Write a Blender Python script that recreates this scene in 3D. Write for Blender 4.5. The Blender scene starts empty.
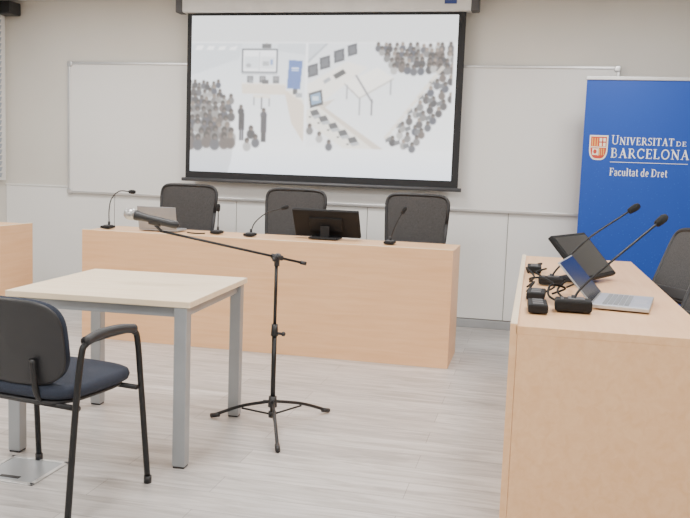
import bpy, bmesh, math, random
import numpy as np
from mathutils import Vector, Matrix
random.seed(7); rng=np.random.RandomState(5)
COL=bpy.context.scene.collection

# ---------------------------------------------------------------- materials
def nt(name):
    m=bpy.data.materials.new(name); m.use_nodes=True
    t=m.node_tree; return m,t,t.nodes['Principled BSDF']
def mat(name,col,rough=.5,metal=0,var=.06,scale=6,emis=0,bump=0,bscale=200,spec=.5,coat=0):
    m,t,b=nt(name)
    b.inputs['Roughness'].default_value=rough; b.inputs['Metallic'].default_value=metal
    b.inputs['Specular IOR Level'].default_value=spec
    b.inputs['Coat Weight'].default_value=coat
    tc=t.nodes.new('ShaderNodeTexCoord'); n=t.nodes.new('ShaderNodeTexNoise'); n.inputs['Scale'].default_value=scale
    n.inputs['Detail'].default_value=4
    r=t.nodes.new('ShaderNodeValToRGB')
    r.color_ramp.elements[0].position=.3; r.color_ramp.elements[1].position=.7
    r.color_ramp.elements[0].color=tuple(max(0,c*(1-var)) for c in col)+(1,)
    r.color_ramp.elements[1].color=tuple(min(1,c*(1+var)) for c in col)+(1,)
    t.links.new(tc.outputs['Object'],n.inputs['Vector']); t.links.new(n.outputs['Fac'],r.inputs['Fac'])
    t.links.new(r.outputs['Color'],b.inputs['Base Color'])
    if emis:
        t.links.new(r.outputs['Color'],b.inputs['Emission Color']); b.inputs['Emission Strength'].default_value=emis
    if bump:
        n2=t.nodes.new('ShaderNodeTexNoise'); n2.inputs['Scale'].default_value=bscale
        bp=t.nodes.new('ShaderNodeBump'); bp.inputs['Strength'].default_value=bump; bp.inputs['Distance'].default_value=.002
        t.links.new(tc.outputs['Object'],n2.inputs['Vector']); t.links.new(n2.outputs['Fac'],bp.inputs['Height']); t.links.new(bp.outputs['Normal'],b.inputs['Normal'])
    return m
def wood(name,c1,c2,axis=0,rough=.42):
    m,t,b=nt(name); b.inputs['Roughness'].default_value=rough
    tc=t.nodes.new('ShaderNodeTexCoord'); mp=t.nodes.new('ShaderNodeMapping')
    s=[14,14,14]; s[axis]=1.2; mp.inputs['Scale'].default_value=s
    n=t.nodes.new('ShaderNodeTexNoise'); n.inputs['Scale'].default_value=2.2; n.inputs['Detail'].default_value=7; n.inputs['Distortion'].default_value=.6
    r=t.nodes.new('ShaderNodeValToRGB'); r.color_ramp.elements[0].position=.32; r.color_ramp.elements[1].position=.68
    r.color_ramp.elements[0].color=c1+(1,); r.color_ramp.elements[1].color=c2+(1,)
    t.links.new(tc.outputs['Object'],mp.inputs['Vector']); t.links.new(mp.outputs['Vector'],n.inputs['Vector'])
    t.links.new(n.outputs['Fac'],r.inputs['Fac']); t.links.new(r.outputs['Color'],b.inputs['Base Color'])
    return m
def floor_mat():
    m,t,b=nt('floor_planks'); L=t.links.new
    tc=t.nodes.new('ShaderNodeTexCoord')
    br=t.nodes.new('ShaderNodeTexBrick'); br.offset=.37; br.inputs['Scale'].default_value=1
    br.inputs['Brick Width'].default_value=1.22; br.inputs['Row Height'].default_value=.18
    br.inputs['Mortar Size'].default_value=.0015; br.inputs['Mortar Smooth'].default_value=.3
    br.inputs['Color1'].default_value=(.64,.61,.59,1); br.inputs['Color2'].default_value=(.52,.495,.48,1); br.inputs['Mortar'].default_value=(.26,.24,.23,1)
    L(tc.outputs['Object'],br.inputs['Vector'])
    mp=t.nodes.new('ShaderNodeMapping'); mp.inputs['Scale'].default_value=(1.0,10,1)
    n=t.nodes.new('ShaderNodeTexNoise'); n.inputs['Scale'].default_value=2; n.inputs['Detail'].default_value=9; n.inputs['Roughness'].default_value=.65; n.inputs['Distortion'].default_value=1.3
    L(tc.outputs['Object'],mp.inputs['Vector']); L(mp.outputs['Vector'],n.inputs['Vector'])
    r=t.nodes.new('ShaderNodeValToRGB'); r.color_ramp.elements[0].position=.34; r.color_ramp.elements[1].position=.62
    r.color_ramp.elements[0].color=(.62,.61,.60,1); r.color_ramp.elements[1].color=(1.0,1.0,1.0,1)
    L(n.outputs['Fac'],r.inputs['Fac'])
    mx=t.nodes.new('ShaderNodeMix'); mx.data_type='RGBA'; mx.blend_type='MULTIPLY'; mx.inputs[0].default_value=1
    L(br.outputs['Color'],mx.inputs[6]); L(r.outputs['Color'],mx.inputs[7]); L(mx.outputs[2],b.inputs['Base Color'])
    b.inputs['Roughness'].default_value=.36
    return m

M=dict(
 wall=mat('wall_paint',(.69,.665,.61),.85,var=.03,scale=1.5,bump=.15,bscale=90),
 dado=mat('wall_panel_laminate',(.82,.82,.80),.5,var=.02,scale=1.2),
 seam=mat('panel_seam',(.33,.31,.29),.8),
 ceil=mat('ceiling_tile',(.8,.8,.78),.9),
 base=mat('baseboard_grey',(.38,.39,.40),.5),
 floor=floor_mat(),
 maple=wood('maple_laminate',(.80,.47,.24),(.86,.54,.30),0),
 birch=wood('birch_tabletop',(.84,.67,.46),(.92,.77,.57),0),
 steel=mat('painted_grey_steel',(.36,.38,.40),.42,.35),
 alu=mat('brushed_aluminium',(.62,.62,.62),.35,.7),
 black=mat('black_plastic',(.018,.018,.02),.45),
 matt=mat('matt_black_plastic',(.014,.014,.015),.75,spec=.25),
 blackm=mat('black_metal',(.015,.015,.016),.35,.3),
 foam=mat('black_foam',(.012,.012,.013),.95,bump=.6,bscale=400),
 fabric=mat('dark_navy_fabric',(.022,.028,.045),.95,var=.3,scale=260,bump=.5,bscale=600),
 mesh=mat('black_mesh_fabric',(.045,.043,.043),.8,var=.45,scale=180),
 glass=mat('dark_glass_screen',(.02,.022,.026),.12,spec=.6),
 silver=mat('silver_laptop',(.55,.56,.58),.35,.6),
 lapgrey=mat('grey_laptop_shell',(.33,.34,.36),.45,.3),
 key=mat('keyboard_grey',(.22,.23,.24),.5),
 wb=mat('whiteboard_enamel',(.80,.795,.775),.28,var=.02,scale=1),
 white=mat('white_casing',(.78,.78,.76),.4),
 scrblack=mat('screen_border_black',(.012,.012,.014),.7),
 dgrey=mat('dark_grey_metal',(.10,.10,.105),.5,.3),
 blue=None, wtext=mat('white_print',(.9,.9,.9),.6,var=.01,emis=.15),
 red=mat('crest_red',(.55,.05,.03),.6), gold=mat('crest_gold',(.80,.42,.08),.6), cream=mat('crest_cream',(.9,.82,.66),.6),
 label=mat('blue_label',(.03,.06,.25),.5),
 grille=mat('silver_grille',(.42,.42,.42),.35,.8,var=.4,scale=500),
 blind=mat('grey_blue_blind',(.42,.47,.52),.8),
 lightpanel=mat('light_diffuser',(1,1,.98),.5,emis=4),
)
def banner_mat():
    m,t,b=nt('banner_blue_print'); L=t.links.new
    tc=t.nodes.new('ShaderNodeTexCoord'); sp=t.nodes.new('ShaderNodeSeparateXYZ'); L(tc.outputs['Object'],sp.inputs[0])
    mr=t.nodes.new('ShaderNodeMapRange'); mr.inputs[1].default_value=2.1; mr.inputs[2].default_value=.6; L(sp.outputs['Z'],mr.inputs[0])
    n=t.nodes.new('ShaderNodeTexVoronoi'); n.inputs['Scale'].default_value=38; L(tc.outputs['Object'],n.inputs['Vector'])
    r2=t.nodes.new('ShaderNodeValToRGB'); r2.color_ramp.elements[0].position=.12; r2.color_ramp.elements[1].position=.2
    r2.color_ramp.elements[0].color=(1,1,1,1); r2.color_ramp.elements[1].color=(0,0,0,1); L(n.outputs['Distance'],r2.inputs['Fac'])
    mu=t.nodes.new('ShaderNodeMath'); mu.operation='MULTIPLY'; L(mr.outputs[0],mu.inputs[0]); L(r2.outputs['Color'],mu.inputs[1])
    r=t.nodes.new('ShaderNodeValToRGB'); r.color_ramp.elements[0].color=(.003,.055,.36,1); r.color_ramp.elements[1].color=(.012,.10,.48,1)
    L(mu.outputs[0],r.inputs['Fac']); L(r.outputs['Color'],b.inputs['Base Color']); b.inputs['Roughness'].default_value=.55
    return m
M['blue']=banner_mat()
def video_mat():
    m,t,b=nt('projected_video'); L=t.links.new
    a=t.nodes.new('ShaderNodeVertexColor'); a.layer_name='Col'
    L(a.outputs['Color'],b.inputs['Emission Color']); b.inputs['Emission Strength'].default_value=2.3
    b.inputs['Base Color'].default_value=(.10,.10,.10,1); b.inputs['Roughness'].default_value=.9
    return m
M['video']=video_mat()

# ---------------------------------------------------------------- mesh builder
class MB:
    def __init__(s): s.bm=bmesh.new(); s.mats=[]
    def _mi(s,m):
        m=M[m]
        if m not in s.mats: s.mats.append(m)
        return s.mats.index(m)
    def _add(s,tb,m,mx=None,smooth=False):
        i=s._mi(m)
        if mx is not None: bmesh.ops.transform(tb,matrix=mx,verts=tb.verts)
        mp={}
        for v in tb.verts: mp[v]=s.bm.verts.new(v.co)
        for f in tb.faces:
            try: nf=s.bm.faces.new([mp[v] for v in f.verts])
            except ValueError: continue
            nf.material_index=i; nf.smooth=smooth
        tb.free(); return s
    def box(s,c,size,m,bev=0,rot=None,seg=2,smooth=False):
        tb=bmesh.new(); bmesh.ops.create_cube(tb,size=1)
        bmesh.ops.scale(tb,vec=size,verts=tb.verts)
        if bev: bmesh.ops.bevel(tb,geom=tb.edges[:],offset=bev,segments=seg,profile=.5,affect='EDGES')
        mx=Matrix.Translation(c)
        if rot is not None: mx=mx@rot
        return s._add(tb,m,mx,smooth)
    def cyl(s,p0,p1,r0,m,r1=None,n=20,smooth=True):
        r1=r0 if r1 is None else r1
        p0=Vector(p0);p1=Vector(p1);d=p1-p0
        tb=bmesh.new(); bmesh.ops.create_cone(tb,cap_ends=True,segments=n,radius1=r0,radius2=r1,depth=d.length)
        q=d.to_track_quat('Z','Y').to_matrix().to_4x4()
        return s._add(tb,m,Matrix.Translation((p0+p1)/2)@q,smooth)
    def ball(s,c,r,m,sc=(1,1,1),rot=None):
        tb=bmesh.new(); bmesh.ops.create_uvsphere(tb,u_segments=20,v_segments=12,radius=r)
        mx=Matrix.Translation(c)
        if rot is not None: mx=mx@rot
        return s._add(tb,m,mx@Matrix.Diagonal((*sc,1)),True)
    def lathe(s,prof,m,c=(0,0,0),rot=None,n=24):
        tb=bmesh.new(); rings=[]
        for r,z in prof:
            rings.append([tb.verts.new((r*math.cos(2*math.pi*i/n),r*math.sin(2*math.pi*i/n),z)) for i in range(n)])
        for a,b in zip(rings,rings[1:]):
            for i in range(n): tb.faces.new((a[i],a[(i+1)%n],b[(i+1)%n],b[i]))
        tb.faces.new(rings[0][::-1]); tb.faces.new(rings[-1])
        mx=Matrix.Translation(c)
        if rot is not None: mx=mx@rot
        return s._add(tb,m,mx,True)
    def tube(s,pts,r,m,n=12,sm=0,r2=None):
        pts=[Vector(p) for p in pts]
        if sm: pts=catmull(pts,sm)
        tb=bmesh.new(); up=Vector((0,0,1)); rings=[]
        t0=(pts[1]-pts[0]).normalized()
        if abs(t0.dot(up))>.9: up=Vector((1,0,0))
        nn=(up-t0*up.dot(t0)).normalized(); N=len(pts)
        for i,p in enumerate(pts):
            t=(pts[min(i+1,N-1)]-pts[max(i-1,0)]).normalized()
            nn=(nn-t*nn.dot(t)).normalized(); bb=t.cross(nn)
            rr=r if r2 is None else r+(r2-r)*i/(N-1)
            rings.append([tb.verts.new(p+nn*rr*math.cos(2*math.pi*k/n)+bb*rr*math.sin(2*math.pi*k/n)) for k in range(n)])
        for a,b in zip(rings,rings[1:]):
            for k in range(n): tb.faces.new((a[k],a[(k+1)%n],b[(k+1)%n],b[k]))
        tb.faces.new(rings[0][::-1]); tb.faces.new(rings[-1])
        return s._add(tb,m,None,True)
    def pad(s,w,h,t,m,c=(0,0,0),rot=None,e1=.35,e2=.3,bend=0,nu=48,nv=12,taper=0):
        tb=bmesh.new(); sg=lambda v,e: math.copysign(abs(v)**e,v)
        rings=[]
        for j in range(nv+1):
            et=-math.pi/2+math.pi*j/nv; ce=sg(math.cos(et),e1); se=sg(math.sin(et),e1)
            if j in(0,nv): ce=0.02
            row=[]
            for i in range(nu):
                o=2*math.pi*i/nu
                x=w/2*ce*sg(math.cos(o),e2); z=h/2*ce*sg(math.sin(o),e2); y=t/2*se
                x*=1+taper*z/h
                row.append(tb.verts.new((x,y+bend*x*x,z)))
            rings.append(row)
        for a,b in zip(rings,rings[1:]):
            for i in range(nu): tb.faces.new((a[i],a[(i+1)%nu],b[(i+1)%nu],b[i]))
        tb.faces.new(rings[0][::-1]); tb.faces.new(rings[-1])
        mx=Matrix.Translation(c)
        if rot is not None: mx=mx@rot
        return s._add(tb,m,mx,True)
    def poly(s,pts,m,thick=None):
        tb=bmesh.new(); vs=[tb.verts.new(p) for p in pts]; f=tb.faces.new(vs)
        if thick is not None:
            r=bmesh.ops.extrude_face_region(tb,geom=[f]); bmesh.ops.translate(tb,vec=thick,verts=[g for g in r['geom'] if isinstance(g,bmesh.types.BMVert)])
        return s._add(tb,m)
    def done(s,name,parent=None,**kw):
        bmesh.ops.recalc_face_normals(s.bm,faces=s.bm.faces[:])
        me=bpy.data.meshes.new(name); s.bm.to_mesh(me); s.bm.free()
        for m in s.mats: me.materials.append(m)
        o=bpy.data.objects.new(name,me); COL.objects.link(o)
        if parent: o.parent=parent
        for k,v in kw.items(): o[k]=v
        return o
def catmull(p,n):
    out=[]
    q=[p[0]*2-p[1]]+p+[p[-1]*2-p[-2]]
    for i in range(1,len(q)-2):
        a,b,c,d=q[i-1:i+3]
        for k in range(n):
            t=k/n; out.append(.5*((2*b)+(c-a)*t+(2*a-5*b+4*c-d)*t*t+(3*b-a-3*c+d)*t**3))
    out.append(p[-1]); return out
def root(name,loc,rz,label,cat,group=None):
    e=bpy.data.objects.new(name,None); e.empty_display_size=.1; COL.objects.link(e)
    e.location=loc; e.rotation_euler=(0,0,rz); e['label']=label; e['category']=cat
    if group: e['group']=group
    return e
def dup(o,loc,rz,label=None):
    n=o.copy(); COL.objects.link(n); n.location=loc; n.rotation_euler=(0,0,rz)
    if label: n['label']=label
    for ch in list(o.children):
        c=ch.copy(); COL.objects.link(c); c.parent=n
        for g in list(ch.children):
            gg=g.copy(); COL.objects.link(gg); gg.parent=c
    return n
RX=lambda a: Matrix.Rotation(a,4,'X')
RY=lambda a: Matrix.Rotation(a,4,'Y')
RZ=lambda a: Matrix.Rotation(a,4,'Z')

# ---------------------------------------------------------------- room
XL,XR,YB,YF,H=-5.03,2.6,0,-9.6,2.80
def S(name,c,size,m): return MB().box(c,size,m).done(name,kind='structure')
S('floor',((XL+XR)/2,(YB+YF)/2,-.05),(XR-XL+.4,YB-YF+.4,.1),'floor')
S('ceiling',((XL+XR)/2,(YB+YF)/2,H+.05),(XR-XL+.4,YB-YF+.4,.1),'ceil')
S('wall_back',((XL+XR)/2,.1,H/2),(XR-XL+.4,.2,H),'wall')
S('wall_front',((XL+XR)/2,YF-.1,H/2),(XR-XL+.4,.2,H),'wall')
S('wall_left',(XL-.1,(YB+YF)/2,H/2),(.2,YB-YF,H),'wall')
S('wall_right',(XR+.1,(YB+YF)/2,H/2),(.2,YB-YF,H),'wall')
b=MB(); z1=1.055; x=-.21
xs=[x+1.22*k for k in range(-4,3)]; xs=[XL]+[v for v in xs if XL<v<XR]+[XR]
for a,c in zip(xs,xs[1:]): b.box(((a+c)/2,-.008,z1/2+.04),(c-a-.006,.016,z1-.08),'dado',.0015,seg=1)
b.box(((XL+XR)/2,-.003,z1/2),(XR-XL,.006,z1-.02),'seam')
b.done('trim_1',kind='structure')
MB().box(((XL+XR)/2,-.012,z1+.006),(XR-XL,.024,.012),'dado',.002).done('trim_2',kind='structure')
MB().box(((XL+XR)/2,-.014,.035),(XR-XL,.028,.07),'base',.003).done('baseboard_back',kind='structure')
MB().box((XL+.012,(YB+YF)/2,.035),(.024,YB-YF-.06,.07),'base',.003).done('baseboard_left',kind='structure')
b=MB(); b.box((XL+.02,-1.5,1.9),(.04,2.86,1.6),'white',.004)
for k in range(28): b.box((XL+.05,-1.5,1.15+k*.055),(.004,2.7,.045),'blind',rot=RY(.35))
b.done('window_1',kind='structure')
LP=[(-3.9,-1.6),(-1.7,-1.6),(.6,-1.6),(-3.9,-3.8),(-1.7,-3.8),(.6,-3.8),(-3.9,-6.0),(-1.7,-6.0),(.6,-6.0),(-3.9,-8.2),(-1.7,-8.2),(.6,-8.2)]
r0=None
for (x,y) in LP:
    if r0 is None:
        r0=root('ceiling_light',(x,y,H),0,'square white recessed ceiling light panel','light','ceiling light panels')
        MB().box((0,0,-.006),(.62,.62,.012),'white',.002).done('frame',r0)
        MB().box((0,0,-.0135),(.57,.57,.004),'lightpanel').done('diffuser',r0)
    else: dup(r0,(x,y,H),0)
    l=bpy.data.lights.new('panel_glow','AREA'); l.shape='SQUARE'; l.size=.57; l.energy=(35 if y>-7 else 24); l.color=(1,.985,.965)
    o=bpy.data.objects.new('panel_glow',l); COL.objects.link(o); o.location=(x,y,H-.02)
w=bpy.data.worlds.new('World'); bpy.context.scene.world=w; w.use_nodes=True
w.node_tree.nodes['Background'].inputs[0].default_value=(.8,.85,.9,1); w.node_tree.nodes['Background'].inputs[1].default_value=.2

# ---------------------------------------------------------------- whiteboard
wr=root('whiteboard',(-1.868,-.026,1.003),0,'wide wall-mounted whiteboard with thin aluminium frame','whiteboard')
W2,H2=4.958,1.23
MB().box((0,0,H2/2),(W2-.02,.02,H2-.02),'wb').done('writing_surface',wr)
b=MB()
b.box((0,-.004,.012),(W2,.034,.024),'alu',.004).box((0,-.004,H2-.012),(W2,.034,.024),'alu',.004)
b.box((-W2/2+.012,-.004,H2/2),(.024,.034,H2),'alu',.004).box((W2/2-.012,-.004,H2/2),(.024,.034,H2),'alu',.004)
b.done('frame',wr)
for sx in(-1,1):
    for zz in(.02,H2-.02): MB().pad(.055,.055,.038,'alu',c=(sx*(W2/2-.02),-.006,zz),e2=.6).done('corner_cap',wr)

# ---------------------------------------------------------------- projection screen
sx1,sx2,sz1,sz2=-3.0985,-.6389,1.184,2.648
sr=root('projection_screen',((sx1+sx2)/2,-.15,sz1),0,'lowered black-bordered projection screen showing two live room videos','projection screen')
SW,SH=sx2-sx1,sz2-sz1
MB().box((0,.004,SH/2),(SW,.004,SH),'scrblack').done('screen_fabric',sr)
MB().lathe([(.0,-SW/2-.03),(.016,-SW/2-.03),(.016,SW/2+.03),(.0,SW/2+.03)],'dgrey',rot=RY(math.pi/2)).done('weight_bar',sr)
MB().box((0,.02,SH+.066),(2.56,.11,.125),'white',.02,seg=4).done('casing',sr)
for sx in(-1,1): MB().box((sx*1.30,.02,SH+.066),(.07,.115,.13),'dgrey',.012).done('end_cap',sr)
MB().box((1.10,-.038,SH+.075),(.10,.004,.03),'label').done('maker_label',sr)
K=2; NW,NH=268*K,164*K
img=np.ones((NH,NW,3))*np.array([.95,.96,.98])
yy,xx=np.mgrid[0:NH,0:NW]; PX=xx/K+192.; PY=yy/K+16.
def fill(poly,col,al=1,noise=0):
    msk=np.ones((NH,NW),bool); n=len(poly)
    area=sum(poly[i][0]*poly[(i+1)%n][1]-poly[(i+1)%n][0]*poly[i][1] for i in range(n)); s_=1 if area>0 else -1
    for i in range(n):
        (x0,y0),(x1,y1)=poly[i],poly[(i+1)%n]
        msk&=(((x1-x0)*(PY-y0)-(y1-y0)*(PX-x0))*s_>=0)
    img[msk]=(img*(1-al)+np.array(col)*al)[msk]
def rect(x0,y0,x1,y1,col,al=1): fill([(x0,y0),(x1,y0),(x1,y1),(x0,y1)],col,al)
def blob(cx,cy,rx,ry,col,al=1,soft=.45):
    d=((PX-cx)/rx)**2+((PY-cy)/ry)**2; a=(np.clip((1-d)/soft,0,1)*al)[...,None]
    img[:]=img*(1-a)+np.array(col)*a
def grad(x0,y0,x1,y1,c0,c1):
    m=(PX>=x0)&(PX<=x1)&(PY>=y0)&(PY<=y1); t=((PY-y0)/(y1-y0))[m][:,None]
    img[m]=np.array(c0)*(1-t)+np.array(c1)*t
def person(cx,cy,s,cloth,hair=(.12,.09,.08),skin=(.60,.48,.42)):
    blob(cx,cy+s*1.9,s*1.45,s*1.7,cloth); blob(cx,cy,s*.8,s*.95,hair); blob(cx+s*.12,cy+s*.35,s*.5,s*.5,skin,.45)
rect(192,16,460,44,(.83,.84,.85)); rect(192,43,460,44.5,(.93,.94,.95))
grad(192,150,460,181,(.96,.97,.98),(.86,.90,.96))
# left feed: room seen from the rear corner
grad(192,44.5,312,150,(.84,.87,.90),(.95,.96,.97))
fill([(192,44.5),(246,44.5),(243,60),(192,78)],(.79,.82,.85)); fill([(283,44.5),(312,44.5),(312,56),(284,52)],(.78,.81,.84))
for q in range(4): fill([(198+q*12,47+q*.5),(205+q*12,47),(203+q*12,51),(196+q*12,51.5)],(1,1,1))
rect(246,50,283,74,(.28,.30,.33)); rect(247.3,51.5,281.7,73,(.97,.98,1)); rect(264,53,264.6,72,(.7,.72,.75)); rect(249,58,263,70,(.84,.87,.9)); rect(266,58,280,70,(.86,.88,.9)); blob(253,67,3,2.5,(.5,.5,.52),.7); rect(276,61,278,66,(.4,.52,.78)); rect(268,63,274,67,(.62,.64,.66))
rect(246,74.5,283,76,(.65,.67,.7)); rect(267,45,276,49,(.25,.26,.28)); rect(271,44,272,46,(.4,.4,.4))
fill([(295,61),(309,62),(307,91),(293.5,90)],(.18,.34,.68)); rect(298,69,305,70,(.9,.93,1)); rect(298,71.5,305,72.3,(.9,.93,1))
for cx in(252,265,279): rect(cx,78,cx+6,85,(.32,.33,.35)); rect(cx+1,79,cx+5,82,(.45,.45,.47))
fill([(246,85),(292,86),(292,97),(247,96)],(.90,.83,.74)); fill([(246,84.5),(292,85.5),(292,87),(246,86)],(.96,.93,.88))
rect(268,82,274,85.5,(.22,.22,.24)); rect(254,82.5,258,85,(.5,.52,.55))
fill([(291,93),(303,92),(312,108),(312,146),(299,126)],(.88,.80,.70)); fill([(291,93),(303,92),(312,104),(312,108),(300,98)],(.95,.91,.84)); rect(300,91,304,96,(.2,.21,.23)); rect(303,95,309,99,(.58,.6,.63))
fill([(259,97),(276,97.5),(277,101),(258,100.5)],(.93,.89,.82)); rect(259,100,260,108,(.55,.56,.58)); rect(275,101,276,109,(.55,.56,.58)); rect(267,100,268,112,(.35,.35,.37))
cl=[(.12,.12,.14),(.22,.23,.27),(.36,.35,.35),(.50,.49,.48),(.18,.17,.18),(.28,.23,.21),(.62,.61,.60),(.17,.19,.25)]
for row in range(9):
    y=85+row*7.2; s=2.2+row*.26; xmax=232-(row<2)*10+row*1.2
    x=191+ (row%2)*2.5
    while x<xmax:
        person(x+rng.randn()*.9,y+rng.randn()*1.3,s,cl[rng.randint(len(cl))],(.10,.08,.07) if rng.rand()<.8 else (.38,.31,.25)); x+=s*2.0+rng.rand()*1.2
m_=((PX-192)/46)**2+((PY-150)/64)**2<1
img[m_]=img[m_]*.80+np.array([.20,.18,.17])*.20
person(246,110,2.6,(.10,.10,.12)); rect(244,117,249.5,134,(.10,.10,.12)); rect(245,133,246.5,145,(.18,.18,.22)); rect(247.3,133,249,145,(.18,.18,.22))
person(270,113,2.7,(.18,.18,.22)); rect(267.5,119,273,136,(.16,.16,.19)); rect(268,135,272.5,146,(.14,.14,.16))
for cx,cy in((257,132),(262,141),(253,145)): person(cx,cy,3.4,cl[rng.randint(len(cl))])
# right feed: room seen from above the front desk
grad(313.5,44.5,460,150,(.86,.88,.90),(.93,.94,.95))
fill([(313.5,44.5),(332,44.5),(313.5,62)],(.76,.79,.82)); fill([(313.5,62),(332,44.5),(334,44.5),(313.5,65)],(.62,.65,.68))
fill([(314,86),(354,62),(374,68),(330,104),(316,108)],(.95,.92,.87)); fill([(316,108),(330,104),(374,68),(375,72),(332,110),(318,114)],(.82,.76,.69))
fill([(352,84),(384,68),(400,78),(367,98)],(.97,.95,.91)); fill([(352,84),(367,98),(367,100),(352,86)],(.65,.63,.61)); fill([(367,98),(400,78),(400,80),(367,100)],(.74,.72,.69))
for q in((354,86,100),(367,99,116),(397,80,95)): rect(q[0],q[1],q[0]+1.3,q[2],(.55,.56,.58))
fill([(362,76),(364,76),(381,103),(379.5,104)],(.45,.45,.47)); rect(379,100,380.2,116,(.35,.35,.37))
for cx,cy,s in((319,72,1),(331,64,1),(345,57,1),(358,51,.9)):
    fill([(cx-5*s,cy-5*s),(cx+5*s,cy-8*s),(cx+6*s,cy+4*s),(cx-4*s,cy+7*s)],(.15,.17,.21)); fill([(cx-3*s,cy-3.5*s),(cx+3.5*s,cy-5.5*s),(cx+4.2*s,cy+2.5*s),(cx-2.5*s,cy+4.5*s)],(.27,.29,.33))
fill([(316,95),(329,91),(331,106),(318,110)],(.10,.11,.13)); fill([(317.5,96.5),(327.8,93.2),(329.3,104),(319.2,107.2)],(.36,.52,.68)); rect(320,98,326,102,(.75,.82,.88))
fill([(340,76),(350,70),(353,74),(343,80)],(.15,.16,.17)); fill([(330,82),(336,78),(338,81),(332,85)],(.55,.57,.6))
fill([(314,112),(326,108),(382,150),(352,150),(314,124)],(.93,.90,.84)); fill([(326,108),(330,107),(392,150),(382,150)],(.82,.75,.67))
for cx,cy in((322,116),(331,122),(341,129),(351,136),(361,143)):
    fill([(cx-4,cy-3),(cx+3,cy-5),(cx+6,cy),(cx-2,cy+2)],(.18,.19,.21)); fill([(cx-2,cy+2),(cx+6,cy),(cx+8,cy+3),(cx+1,cy+5)],(.62,.64,.66)); blob(cx-4,cy+3,1.4,1,(.2,.2,.2))
for cx,cy in((318,128),(328,136),(338,144)): person(cx,cy,2.8,cl[rng.randint(len(cl))])
for row in range(5):
    y=45+row*5.0; x=384+row*4
    while x<458:
        person(x+rng.randn(),y+rng.randn()*.8,2.3+row*.1,cl[rng.randint(len(cl))],(.10,.08,.07) if rng.rand()<.8 else (.42,.35,.3)); x+=5.4+rng.rand()*1.5
for row in range(3):
    for i in range(11):
        x=402+row*9+i*5; y=138-i*7.2+row*3
        if x<457 and y<147:
            person(x+rng.randn(),y,2.6,cl[rng.randint(len(cl))],(.10,.08,.07) if rng.rand()<.75 else (.42,.34,.28))
            if i%2==0: fill([(x-8,y+1),(x-3,y-1),(x-2,y+3),(x-7,y+5)],(.3,.31,.33))
for i in range(9): fill([(392+i*6,138-i*8.2),(398+i*6,131-i*8.2),(401+i*6,133-i*8.2),(395+i*6,140-i*8.2)],(.90,.84,.76),.8)
rect(456.5,44,460,150,(.93,.94,.95)); rect(312,44,314,150,(.97,.98,1))
gr=img.mean(2,keepdims=True); img=img*.8+gr*.2
img=np.clip(img,0,1)*.76+.23
for _ in range(4):
    p=np.pad(img,((1,1),(1,1),(0,0)),'edge'); img=(p[1:-1,1:-1]*2+p[:-2,1:-1]+p[2:,1:-1]+p[1:-1,:-2]+p[1:-1,2:])/6
lin=np.clip(img,0,1)**2.6
me=bpy.data.meshes.new('video_picture')
x0,x1,zb,zt=-SW/2+.042,SW/2-.06,.075,SH-.022
verts=[(x0+(x1-x0)*i/(NW-1),.0008,zt+(zb-zt)*j/(NH-1)) for j in range(NH) for i in range(NW)]
faces=[(j*NW+i,(j+1)*NW+i,(j+1)*NW+i+1,j*NW+i+1) for j in range(NH-1) for i in range(NW-1)]
me.from_pydata(verts,[],faces); ca=me.color_attributes.new('Col','FLOAT_COLOR','POINT')
ca.data.foreach_set('color',np.concatenate([lin.reshape(-1,3),np.ones((NW*NH,1))],1).astype(np.float32).ravel())
me.materials.append(M['video']); o=bpy.data.objects.new('video_picture',me); COL.objects.link(o); o.parent=sr

# ---------------------------------------------------------------- speaker
e=root('wall_speaker',(-4.92,-.13,2.645),0,'small black loudspeaker mounted high in the wall corner','speaker')
MB().box((0,0,.06),(.18,.17,.12),'black',.015).done('cabinet',e)
MB().box((0,-.087,.06),(.15,.006,.095),'foam',.004).done('grille',e)
MB().box((0,.105,.06),(.05,.05,.04),'dgrey',.004).done('bracket',e)

# ---------------------------------------------------------------- banner
bx1,bx2,by=.335,1.20,-.5
e=root('roll_up_banner',((bx1+bx2)/2,by,0),0,'tall blue roll-up banner with white university lettering','banner')
BW=bx2-bx1
MB().box((0,0,1.07),(BW,.003,2.0),'blue').done('print_sheet',e)
MB().box((0,0,2.085),(BW+.02,.022,.03),'alu',.006).done('top_rail',e)
b=MB().box((0,0,.045),(BW+.04,.11,.08),'alu',.02,seg=4)
b.box((-.25,0,.004),(.04,.32,.008),'alu',.002).box((.25,0,.004),(.04,.32,.008),'alu',.002); b.done('base',e)
MB().cyl((0,.03,.05),(0,.03,2.08),.008,'alu').done('support_pole',e)
T=.15; t=.06; sf=.16
def arc(cx,cz,rx,rz,a0,a1,n=18): return [(cx+rx*math.cos(math.radians(a0+(a1-a0)*i/n)),cz+rz*math.sin(math.radians(a0+(a1-a0)*i/n))) for i in range(n+1)]
def srf(x,z,w=sf): return ([(x-w,z),(x+w,z)],t)
TS=.13
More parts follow.
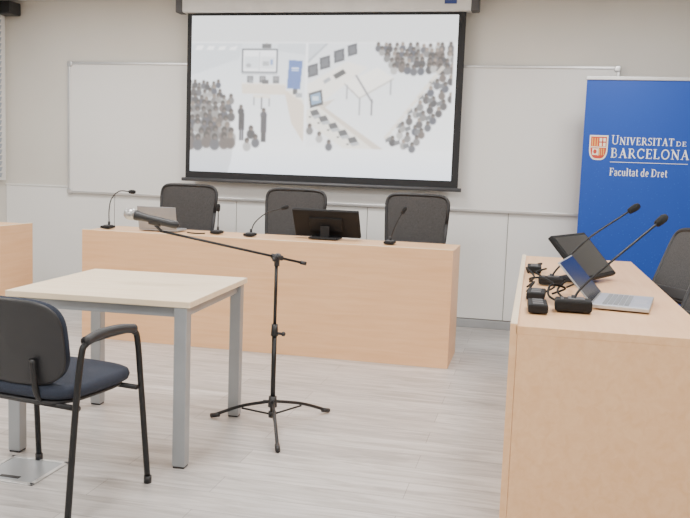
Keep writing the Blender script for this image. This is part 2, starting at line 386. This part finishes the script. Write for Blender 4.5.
GL={
'U':(.82,[([(.16,1),(.16,.35)]+arc(.41,.32,.25,.28,180,360)[1:-1]+[(.66,.35),(.66,1)],.11),srf(.16,.97),srf(.66,.97,.13)]),
'N':(.86,[([(.16,0),(.16,1)],.07),([(.13,1),(.72,0)],T),([(.70,0),(.70,1)],.07),srf(.12,.97,.12),srf(.16,.03,.13),srf(.70,.97,.13)]),
'I':(.36,[([(.18,0),(.18,1)],T),srf(.18,.03),srf(.18,.97)]),
'V':(.78,[([(.12,1),(.39,0)],T),([(.39,0),(.66,1)],.07),srf(.13,.97),srf(.66,.97,.12)]),
'E':(.66,[([(.17,0),(.17,1)],T),([(.04,.03),(.6,.03)],t),([(.04,.97),(.56,.97)],t),([(.2,.52),(.46,.52)],t),([(.59,0),(.61,.2)],t),([(.55,1),(.56,.82)],t),([(.46,.42),(.46,.62)],t)]),
'R':(.76,[([(.17,0),(.17,1)],T),([(.04,.97),(.35,.97)]+arc(.35,.73,.19,.24,90,-90)+[(.2,.49)],.09),([(.34,.5),(.70,0)],.13),srf(.17,.03),srf(.70,.03,.08)]),
'S':(.58,[([(.50,.86)]+arc(.29,.75,.18,.22,40,270,14)+arc(.29,.27,.20,.24,90,-140,14),.11),([(.51,1),(.50,.76)],t),([(.06,0),(.07,.26)],t)]),
'T':(.70,[([(.35,0),(.35,1)],T),([(.04,.97),(.66,.97)],t),([(.05,1),(.04,.78)],t),([(.65,1),(.66,.78)],t),srf(.35,.03)]),
'A':(.82,[([(.14,0),(.41,1)],.07),([(.39,1),(.68,0)],T),([(.22,.34),(.58,.34)],t),srf(.13,.03,.12),srf(.68,.03,.14)]),
'D':(.82,[([(.17,0),(.17,1)],T),([(.04,.97),(.32,.97)]+arc(.32,.5,.38,.47,90,-90)+[(.04,.03)],.09)]),
'B':(.72,[([(.17,0),(.17,1)],T),([(.04,.97),(.34,.97)]+arc(.34,.745,.18,.225,90,-90)+[(.2,.52),(.36,.52)]+arc(.36,.275,.22,.245,90,-90)+[(.04,.03)],.09)]),
'C':(.78,[(arc(.44,.5,.33,.47,40,320),.12),([(.69,.98),(.69,.72)],t)]),
'L':(.64,[([(.17,0),(.17,1)],T),([(.04,.03),(.58,.03)],t),([(.57,0),(.59,.22)],t),srf(.17,.97)]),
'O':(.90,[(arc(.45,.5,.34,.47,0,360,32),.12)]),
'F':(.64,[([(.17,0),(.17,1)],T),([(.04,.97),(.58,.97)],t),([(.2,.52),(.46,.52)],t),([(.57,1),(.58,.78)],t),([(.46,.42),(.46,.62)],t),srf(.17,.03)]),
# lower case for the second line (x-height .66)
'a':(.50,[([(.08,.56)]+arc(.24,.50,.14,.14,130,0,8)+[(.38,.0)],TS),(arc(.22,.17,.15,.17,0,360,16),.11),([(.36,.03),(.48,.03)],t)]),
'c':(.48,[(arc(.27,.33,.18,.31,45,315,16),TS)]),
'u':(.60,[([(.13,.64),(.13,.2)]+arc(.28,.18,.15,.15,180,340,8)+[(.44,.2)],TS),([(.46,.64),(.46,0)],TS),([(.02,.62),(.13,.62)],t),([(.36,.62),(.46,.62)],t),([(.46,.03),(.57,.03)],t)]),
'l':(.32,[([(.16,0),(.16,1.02)],TS),srf(.16,.03,.14),([(.04,1.0),(.16,1.0)],t)]),
't':(.38,[([(.17,.86),(.17,.16),(.24,.04),(.35,.06)],TS),([(.04,.62),(.34,.62)],.08)]),
'd':(.60,[(arc(.25,.32,.17,.31,0,360,18),.12),([(.44,0),(.44,1.02)],TS),([(.33,1.0),(.44,1.0)],t),([(.44,.03),(.56,.03)],t)]),
'e':(.50,[([(.10,.35),(.42,.35)]+arc(.26,.33,.17,.31,10,310,16),.11)]),
'r':(.44,[([(.15,0),(.15,.64)],TS),([(.15,.42),(.24,.60),(.38,.60)],.12),srf(.15,.03,.13),([(.03,.62),(.15,.62)],t)]),
' ':(.24,[]),
}
def strokes(txt,x0,z0,hgt,width,big=1.0,y=-.0035,gap=.09):
    """serif lettering in the XZ plane, first letter scaled by big, stretched to the given total width"""
    adv_=[(GL[c][0]*(big if i==0 else 1)+gap) for i,c in enumerate(txt)]
    kx=width/(sum(adv_)-gap); bm=MB(); x=x0
    for i,c in enumerate(txt):
        g=big if i==0 else 1
        for pts,wd in GL[c][1]:
            P=[Vector((x+px*kx*g,pz*hgt*g)) for px,pz in pts]; hw=wd*(kx+hgt)/4
            for a,q in zip(P,P[1:]):
                d=(q-a)
                if d.length<1e-6: continue
                d.normalize(); nrm=Vector((-d.y,d.x))*hw; ex=d*hw*.25
                c4=[a-ex+nrm,a-ex-nrm,q+ex-nrm,q+ex+nrm]
                bm.poly([(v.x,y,z0+v.y) for v in c4],'wtext')
        x+=adv_[i]*kx
    return bm
cx0=-(bx1+bx2)/2
def TX(X): return X+cx0
strokes('UNIVERSITAT',TX(.545),1.588,.056,.45,1.25).done('lettering',e)
strokes('BARCELONA',TX(.545),1.488,.072,.565).done('lettering',e)
strokes('DE',TX(1.01),1.588,.034,.075).done('lettering',e)
MB().box((TX(.825),-.003,1.455),(.56,.002,.003),'wtext').done('rule_line',e)
strokes('Facultat de Dret',TX(.545),1.352,.058,.42,gap=.06).done('lettering',e)
cb=MB(); cx,cz=TX(.452),1.565
def sh(w,h,n=10):
    p=[(cx-w,cz+h),(cx+w,cz+h)]
    p+=[(cx+w*math.cos(a)**.6 if math.cos(a)>0 else cx, cz-h*.15-h*.95*math.sin(a)) for a in [math.pi/2*i/n for i in range(n+1)]]
    p+=[(2*cx-q[0],q[1]) for q in p[-2:1:-1]]
    return p
cb.poly([(x,-.0030,z) for x,z in sh(.068,.09)],'cream')
cb.poly([(x,-.0040,z) for x,z in sh(.058,.079)],'red')
for k in range(3): cb.box((cx-.046+k*.018,-.0046,cz+.038),(.008,.001,.062),'gold')
cb.box((cx+.028,-.0046,cz+.038),(.046,.001,.062),'cream'); cb.box((cx+.028,-.0052,cz+.038),(.009,.001,.062),'red'); cb.box((cx+.028,-.0052,cz+.038),(.046,.001,.009),'red')
cb.box((cx,-.0052,cz),(.112,.001,.008),'cream')
cb.box((cx-.024,-.0046,cz-.036),(.040,.001,.05),'cream')
for k in range(3): cb.box((cx+.010+k*.015,-.0046,cz-.036),(.007,.001,.052),'gold')
cb.box((cx,-.0052,cz-.03),(.006,.001,.07),'cream')
cb.ball((cx-.024,-.006,cz-.034),.013,'red',sc=(1,.1,1.3))
cb.done('crest',e)

# ---------------------------------------------------------------- desks
def desk(name,loc,rz,L,D,Z,label):
    e=root(name,loc,rz,label,'desk'); th=.03
    MB().box((0,D/2+.01,Z-.02),(L-.0,D-.02,th),'maple',.0015,seg=1).done('worktop',e)
    MB().box((0,.0125,Z/2),(L,.025,Z),'maple',.001,seg=1).done('modesty_panel',e)
    for s_ in(-1,1): MB().box((s_*(L/2-.0125),D/2+.013,(Z-.035)/2),(.025,D-.026,Z-.035),'maple',.001,seg=1).done('end_panel',e)
    MB().box((0,.0125,Z+.0012),(L-.004,.023,.0024),'birch').done('edge_strip',e)
    return e
fd=desk('conference_desk',(-1.885,-1.64,0),0,2.747,.545,.81,'long maple laminate desk with closed front panel facing the room')
rd=desk('conference_desk',(-.057,-2.965,0),-math.pi/2,2.63,.68,.81,'maple laminate desk with laptop, reclined monitor and microphones on top')
ld=desk('conference_desk',(-3.86,-2.78,0),math.pi/2,2.86,.66,.81,'maple laminate desk standing near the window wall')

# ---------------------------------------------------------------- table
e=root('table',(-2.258,-3.991,0),.0542,'square table with pale birch top and grey steel legs','table')
TW,TD=.858,.857; th=.028; lg=.058; ins=.016
MB().box((TW/2,TD/2,.74-th/2),(TW,TD,th),'birch',.003).done('tabletop',e)
b=MB()
for yy_ in(.05,TD-.05): b.box((TW/2,yy_,.74-th-.025),(TW-2*lg,.03,.045),'steel',.002)
for xx_ in(.05,TW-.05): b.box((xx_,TD/2,.74-th-.025),(.03,TD-2*lg,.045),'steel',.002)
b.done('frame_rail',e)
for xx_ in(lg/2+.006,TW-lg/2-ins):
    for yy_ in(lg/2+.006,TD-lg/2-.006):
        b=MB().box((xx_,yy_,(.74-th)/2+.004),(lg,lg,.74-th-.008),'steel',.004); b.box((xx_,yy_,.005),(lg-.006,lg-.006,.01),'black',.002); b.done('leg',e)

# ---------------------------------------------------------------- microphone stand
SB=Vector((-1.25,-3.22,0))
e=root('microphone_stand',SB,0,'black tripod microphone stand with angled boom arm','microphone stand')
b=MB(); b.cyl((0,0,.06),(0,0,.50),.0125,'blackm'); b.cyl((0,0,.5),(0,0,.86),.0085,'blackm'); b.done('column',e)
b=MB(); b.cyl((0,0,.47),(0,0,.53),.019,'black',.016); b.cyl((0,0,.485),(.045,-.01,.485),.007,'black'); b.ball((.05,-.01,.485),.012,'black'); b.done('height_clutch',e)
b=MB(); b.cyl((0,0,.10),(0,0,.155),.024,'black',.020); b.cyl((0,0,.045),(0,0,.075),.02,'black'); b.cyl((0,0,.13),(-.045,-.02,.13),.006,'black'); b.done('leg_hub',e)
for f_ in [(-1.58,-3.203),(-1.035,-2.911),(-1.10,-3.60)]:
    v=Vector((f_[0],f_[1],.016))-SB; dr=v.normalized(); dr.z=0; dr.normalize()
    b=MB(); hub=dr*.02+Vector((0,0,.125)); b.tube([hub,hub+(v-hub)*.5+Vector((0,0,.012)),v],.0085,'blackm',sm=6)
    mid=hub+(v-hub)*.48; b.tube([dr*.015+Vector((0,0,.06)),mid],.005,'blackm')
    b.cyl(v-dr*.035+Vector((0,0,.008)),v+dr*.012-Vector((0,0,.003)),.0125,'black',.012); b.done('leg',e)
J=Vector((-1.248,-3.22,.873))-SB; Cc=Vector((-1.725,-3.565,1.003))-SB; bd=(Cc-J).normalized()
b=MB(); b.tube([J-bd*.155,Cc],.0065,'blackm'); b.cyl(J-bd*.16,J-bd*.13,.010,'black'); b.done('boom_arm',e)
b=MB(); b.cyl(J+Vector((-.0,.02,0)),J+Vector((0,-.03,0)),.019,'black'); b.cyl(J-Vector((0,0,.045)),J,.014,'black'); b.cyl(J-bd*.03,J+bd*.03,.013,'black'); b.cyl(J+Vector((0,-.03,0)),J+Vector((0,-.055,-.01)),.008,'black'); b.done('boom_joint',e)
A=Vector((-1.890,-3.60,1.084)); B_=Vector((-1.628,-3.55,1.03)); md=(B_-A).normalized()
cl_=A+md*.15-SB
b=MB(); b.tube([Cc-bd*.01,cl_-Vector((0,0,.024))],.007,'black'); b.cyl(cl_-md*.028-Vector((0,0,.012)),cl_+md*.028-Vector((0,0,.012)),.016,'black',.015); b.done('microphone_clip',e)
e=root('microphone',A,0,'wireless handheld microphone with silver grille held in the stand clip','microphone')
q=md.to_track_quat('Z','Y').to_matrix().to_4x4()
MB().lathe([(.004,0),(.018,.003),(.0265,.014),(.0295,.028),(.028,.042),(.023,.052)],'grille',rot=q).done('grille',e)
MB().lathe([(.023,.052),(.0245,.055),(.0245,.064),(.020,.088),(.0185,.12),(.0195,.235),(.0185,.255),(.008,.267)],'black',rot=q).done('body',e)

# ---------------------------------------------------------------- gooseneck microphones
def goose(loc,rz,pts,label,base=(.075,.105),bh=.02,sr_=.0042,hs=1.0):
    e=root('gooseneck_microphone',loc,rz,label,'microphone','desk conference microphones')
    b=MB(); w_,d_=base
    b.box((0,0,bh/2),(w_,d_,bh),'matt',min(.010,bh*.35),seg=3); b.box((0,.01,bh+.002),(w_*.7,d_*.45,.006),'dgrey',.002)
    for k in range(-1,2): b.box((k*w_*.22,-d_*.3,bh+.001),(.012,.012,.004),'dgrey',.001)
    b.done('base',e)
    P=[Vector(p) for p in pts]
    b=MB(); b.tube(P,sr_,'blackm',sm=8,n=8); b.cyl(P[0]-Vector((0,0,.012)),P[0]+Vector((0,0,.02)),.009,'black'); b.done('stem',e)
    d=(P[-1]-P[-2]).normalized()
    q=d.to_track_quat('Z','Y').to_matrix().to_4x4()
    MB().lathe([(r*hs,z_*hs) for r,z_ in [(.005,-.012),(.0125,-.008),(.015,.012),(.0155,.03),(.011,.043),(.004,.047)]],'foam',c=P[-1],rot=q,n=16).done('foam_head',e)
    return e
zt_=.811
goose((-3.17,-1.42,zt_),0,[(0,.02,.03),(.0,.02,.14),(.02,.02,.225),(.09,.01,.285),(.185,.0,.285)],'black gooseneck microphone bent over beside the laptop')
goose((-2.31,-1.35,zt_),0,[(0,.02,.03),(0,.02,.10),(.0,.02,.175)],'short black gooseneck microphone standing upright on the front desk')
goose((-2.03,-1.40,zt_),0,[(0,.02,.03),(.03,.02,.10),(.12,.02,.175),(.24,.02,.215)],'black gooseneck microphone arched toward an empty chair')
goose((-.985,-1.40,zt_),0,[(0,.02,.03),(.02,.02,.10),(.055,.02,.18),(.08,.02,.225)],'black gooseneck microphone leaning beside the reclined monitor')
goose((.10,-3.10,zt_),-math.pi/2,[(0,0,.03),(-.01,.03,.08),(-.07,.16,.22),(-.15,.31,.33),(-.17,.36,.365)],'long black gooseneck microphone rising behind the reclined monitor',(.09,.12),.035,.005,1.15)
goose((.17,-3.88,zt_),-math.pi/2,[(0,0,.04),(-.02,.03,.09),(-.10,.15,.20),(-.20,.27,.30),(-.25,.325,.345)],'long black gooseneck microphone on a black base beside the laptop',(.10,.14),.045,.005,1.15)

# ---------------------------------------------------------------- reclined monitors
def monitor(loc,rz,w,h,tilt,label,zc):
    e=root('monitor',loc,rz,label,'monitor'); R_=RX(-tilt)
    c=Vector((0,math.sin(tilt)*h/2,zc+math.cos(tilt)*h/2))
    MB().box(c,(w,.026,h),'matt',.006,rot=R_).done('housing',e)
    n=R_.to_3x3()@Vector((0,-1,0))
    MB().box(c+n*.0135,(w-.036,.002,h-.036),'glass',rot=R_).done('screen',e)
    bk=c-n*.018
    b=MB(); b.box(bk,(w*.5,.02,h*.5),'matt',.006,rot=R_); b.box((c.x,c.y+.045,c.z*.45),(.07,.022,c.z*.75),'matt',.006); b.done('rear_mount',e)
    MB().box((0,c.y+.03,.007),(.22,.16,.012),'matt',.005).done('stand_base',e)
    return e
monitor((-1.485,-1.20,zt_),math.pi,.50,.235,math.radians(32),'black reclined desk monitor seen from its rear',.014)
monitor((.34,-2.90,zt_),math.radians(90-24),.44,.275,math.radians(43),'black reclined touch monitor with grey reflective screen',.02)

# ---------------------------------------------------------------- laptops
def laptop(loc,rz,w,d,ang,label,mbody,sc='glass'):
    e=root('laptop',loc,rz,label,'laptop')
    MB().box((0,0,.009),(w,d,.016),mbody,.003).done('base',e)
    b=MB()
    for r_ in range(5):
        for c_ in range(13): b.box((-w/2+.03+(w-.06)*(c_+.5)/13,d*.33-r_*.021-.01,.0178),((w-.06)/13-.003,.017,.002),'key')
    b.done('keyboard',e)
    MB().box((0,-d*.30,.0174),(w*.3,d*.22,.001),'alu').done('touchpad',e)
    R_=RX(-ang); h=d*.95; c=Vector((0,d/2+math.sin(ang)*h/2,.016+math.cos(ang)*h/2)); n=R_.to_3x3()@Vector((0,-1,0))
    MB().box(c,(w,.007,h),mbody,.002,rot=R_).done('lid',e)
    MB().box(c+n*.0042,(w-.012,.001,h-.012),sc,rot=R_).done('screen',e)
    return e
laptop((-2.755,-1.33,zt_),math.pi,.31,.18,math.radians(12),'grey laptop open on the front desk, lid back showing','lapgrey')
laptop((.385,-3.62,zt_),math.radians(90-10),.37,.22,math.radians(42),'silver laptop with dark screen open on the side desk','silver')

def cable(pts,label,g='loose desk cables'):
    return MB().tube(pts,.0048,'matt',n=8,sm=8).done('cable',None,label=label,category='cable',group=g)
z=.816
cable([(.02,-2.30,z),(.06,-2.40,z+.02),(.02,-2.48,z)],'black cable coming out of a desk socket box')
cable([(.02,-3.14,z),(.0,-3.22,z+.03),(.06,-3.3,z+.045),(.11,-3.36,z+.02),(.07,-3.44,z)],'black cable looping between microphones')
cable([(.17,-3.22,z),(.20,-3.3,z+.03),(.16,-3.4,z+.05),(.12,-3.5,z+.02),(.15,-3.62,z),(.2,-3.7,z)],'black cable curling from the monitor')
cable([(.02,-2.68,z),(.08,-2.75,z+.03),(.03,-2.86,z+.02),(.08,-2.95,z)],'black cable curling along the desk edge')
cable([(-.01,-2.72,z),(-.02,-2.85,z+.04),(.02,-3.0,z+.015),(.0,-3.10,z)],'black cable arching over the desk edge')
cable([(.10,-3.48,z),(.15,-3.54,z+.035),(.09,-3.6,z+.055),(.08,-3.68,z+.02),(.13,-3.74,z)],'black cable coiled in front of the laptop')
cable([(-.01,-3.30,z),(.02,-3.38,z+.035),(-.01,-3.46,z)],'black cable bending up beside the connection box')
cable([(.22,-3.02,z),(.2,-3.1,z+.03),(.26,-3.18,z+.03),(.24,-3.28,z)],'black cable hanging from the reclined monitor')
cable([(-2.5,-1.46,z),(-2.42,-1.5,z),(-2.36,-1.46,z)],'black cable lying across the front desk')
def cbox(loc,rz,label):
    e=root('connection_box',loc,rz,label,'connection box','desk connection boxes')
    MB().box((0,0,.016),(.075,.17,.032),'matt',.006).done('housing',e)
    for k in range(3): MB().box((0,-.05+k*.05,.033),(.04,.032,.003),'dgrey',.001).done('socket',e)
    return e
c0=cbox((.035,-3.93,zt_),.03,'black desk connection box with sockets')
dup(c0,(.03,-3.60,zt_),-.05); dup(c0,(.02,-2.58,zt_),0)

# ---------------------------------------------------------------- office chairs (mesh back)
def office_chair(loc,rz,label,group,dz=0,rec=.14,by=.245):
    e=root('office_chair',loc,rz,label,'chair',group)
    b=MB(); b.cyl((0,0,.06),(0,0,.12),.035,'black')
    for k in range(5):
        a=2*math.pi*k/5+.3; b.tube([(.02*math.cos(a),.02*math.sin(a),.10),(.28*math.cos(a),.28*math.sin(a),.072)],.022,'black',r2=.014)
    b.done('star_base',e)
    for k in range(5):
        a=2*math.pi*k/5+.3; x,y=.285*math.cos(a),.285*math.sin(a)
        b=MB(); b.cyl((x-.012,y+.022,.0275),(x+.012,y-.022,.0275),.0275,'black'); b.cyl((x,y,.03),(x,y,.075),.008,'black'); b.done('caster',e)
    MB().cyl((0,0,.1),(0,0,.43+dz),.025,'blackm').done('gas_column',e)
    MB().pad(.46,.44,.07,'fabric',c=(0,-.01,.47+dz),rot=RX(math.pi/2),e2=.45).done('seat',e)
    MB().tube([(0,.1,.43+dz),(0,by+.02,.44+dz),(0,by+.05,.55+dz),(0,by+.02,.75+dz)],.02,'black',sm=6).done('back_support',e)
    R_=RX(-rec); c=(0,by,.93+dz)
    br=MB(); w_,h_=.50,.46; pts=[]
    for i in range(49):
        o=2*math.pi*i/48; f=lambda v:math.copysign(abs(v)**.30,v)
        x=f(math.cos(o))*(w_/2-.012); z=f(math.sin(o))*(h_/2-.012); x*=1+.10*z/h_
        pts.append(R_@Vector((x,.35*x*x,z))+Vector(c))
    br.tube(pts,.014,'black',n=8)
    br.box(R_@Vector((0,.0,-h_/2+.05))+Vector(c),(w_-.06,.03,.07),'black',.01,rot=R_)
    br.done('backrest_frame',e)
    MB().pad(w_-.02,h_-.02,.012,'mesh',c=c,rot=R_,e2=.3,e1=.3,bend=.35,taper=.10).done('backrest_mesh',e)
    return e
oc=office_chair((-2.805,-1.02,0),0,'black mesh-back office chair behind the front desk','chairs behind the front desk')
dup(oc,(-1.87,-1.02,0),.03); dup(oc,(-.90,-1.02,0),-.03)
oc=office_chair((.635,-2.29,0),math.radians(-61),'black mesh-back office chair reclined beside the side desk','chairs at the side desk',-.08,.44,.27)
dup(oc,(.635,-3.30,0),math.radians(-61))

# ---------------------------------------------------------------- visitor armchair
e=root('armchair',(-1.82,-4.31,0),-.16,'black tube-frame visitor chair with dark navy upholstery and armrests','chair')
for s_ in(-1,1):
    b=MB(); X=s_*.275
    b.tube([(X*1.04,.235,.01),(X*1.0,.20,.40),(X*.99,.175,.61),(X*.99,.15,.652),(X*.99,.10,.665),(X*.99,-.08,.665),(X*.99,-.14,.652),(X*.99,-.165,.61),(X*1.0,-.20,.40),(X*1.04,-.255,.01)],.0125,'blackm',sm=6)
    b.done('side_frame',e)
    MB().tube([(X*.99,.15,.664),(X*.99,.05,.678),(X*.99,-.06,.678),(X*.99,-.145,.662)],.019,'black',sm=6).done('armrest',e)
    for yy_ in(.235,-.255): MB().cyl((X*1.04,yy_,0),(X*1.04,yy_,.03),.016,'black').done('foot_cap',e)
b=MB(); b.tube([(-.275,.17,.42),(.275,.17,.42)],.011,'blackm'); b.tube([(-.275,-.18,.42),(.275,-.18,.42)],.011,'blackm'); b.done('cross_bar',e)
MB().pad(.49,.47,.075,'fabric',c=(.005,.01,.467),rot=RX(math.pi/2),e2=.5,e1=.6).done('seat',e)
MB().pad(.455,.435,.025,'black',c=(0,0,.432),rot=RX(math.pi/2),e2=.5,e1=.5).done('seat_shell',e)
R_=RX(.16)
MB().pad(.45,.33,.05,'fabric',c=(0,-.215,.655),rot=R_,e2=.55,e1=.6,bend=.75).done('backrest',e)
MB().pad(.455,.335,.022,'black',c=(0,-.238,.652),rot=R_,e2=.55,e1=.5,bend=.75).done('backrest_shell',e)
for s_ in(-1,1): MB().tube([(s_*.12,-.05,.425),(s_*.12,-.17,.43),(s_*.12,-.225,.47),(s_*.12,-.245,.60)],.012,'blackm',sm=6).done('back_support',e)

# ---------------------------------------------------------------- floor box
e=root('floor_box',(-2.06,-4.165,0),.0,'square metal floor outlet box lid set in the floor','floor box')
b=MB()
for s_ in(-1,1): b.box((s_*.13,0,.003),(.018,.278,.006),'alu',.001,seg=1); b.box((0,s_*.13,.003),(.278,.018,.006),'alu',.001,seg=1)
b.done('rim',e)
MB().box((0,0,.002),(.24,.24,.004),'steel',.001,seg=1).done('lid',e)
MB().box((0,-.085,.005),(.09,.02,.004),'black',.001,seg=1).done('handle',e)

# ---------------------------------------------------------------- camera
yaw,pit,roll=.2212,.1079,.0368
F=Vector((-math.sin(yaw)*math.cos(pit),math.cos(yaw)*math.cos(pit),-math.sin(pit)))
R=Vector((math.cos(yaw),math.sin(yaw),0)); U=R.cross(F)
R2=R*math.cos(roll)+U*math.sin(roll); U2=-R*math.sin(roll)+U*math.cos(roll)
cam=bpy.data.cameras.new('camera'); cam.sensor_width=36; cam.lens=831.24*36/690; cam.clip_start=.05
co=bpy.data.objects.new('camera',cam); COL.objects.link(co)
mx=Matrix((R2,U2,-F)).transposed().to_4x4(); mx.translation=Vector((0,-7.2074,1.3272)); co.matrix_world=mx
bpy.context.scene.camera=co
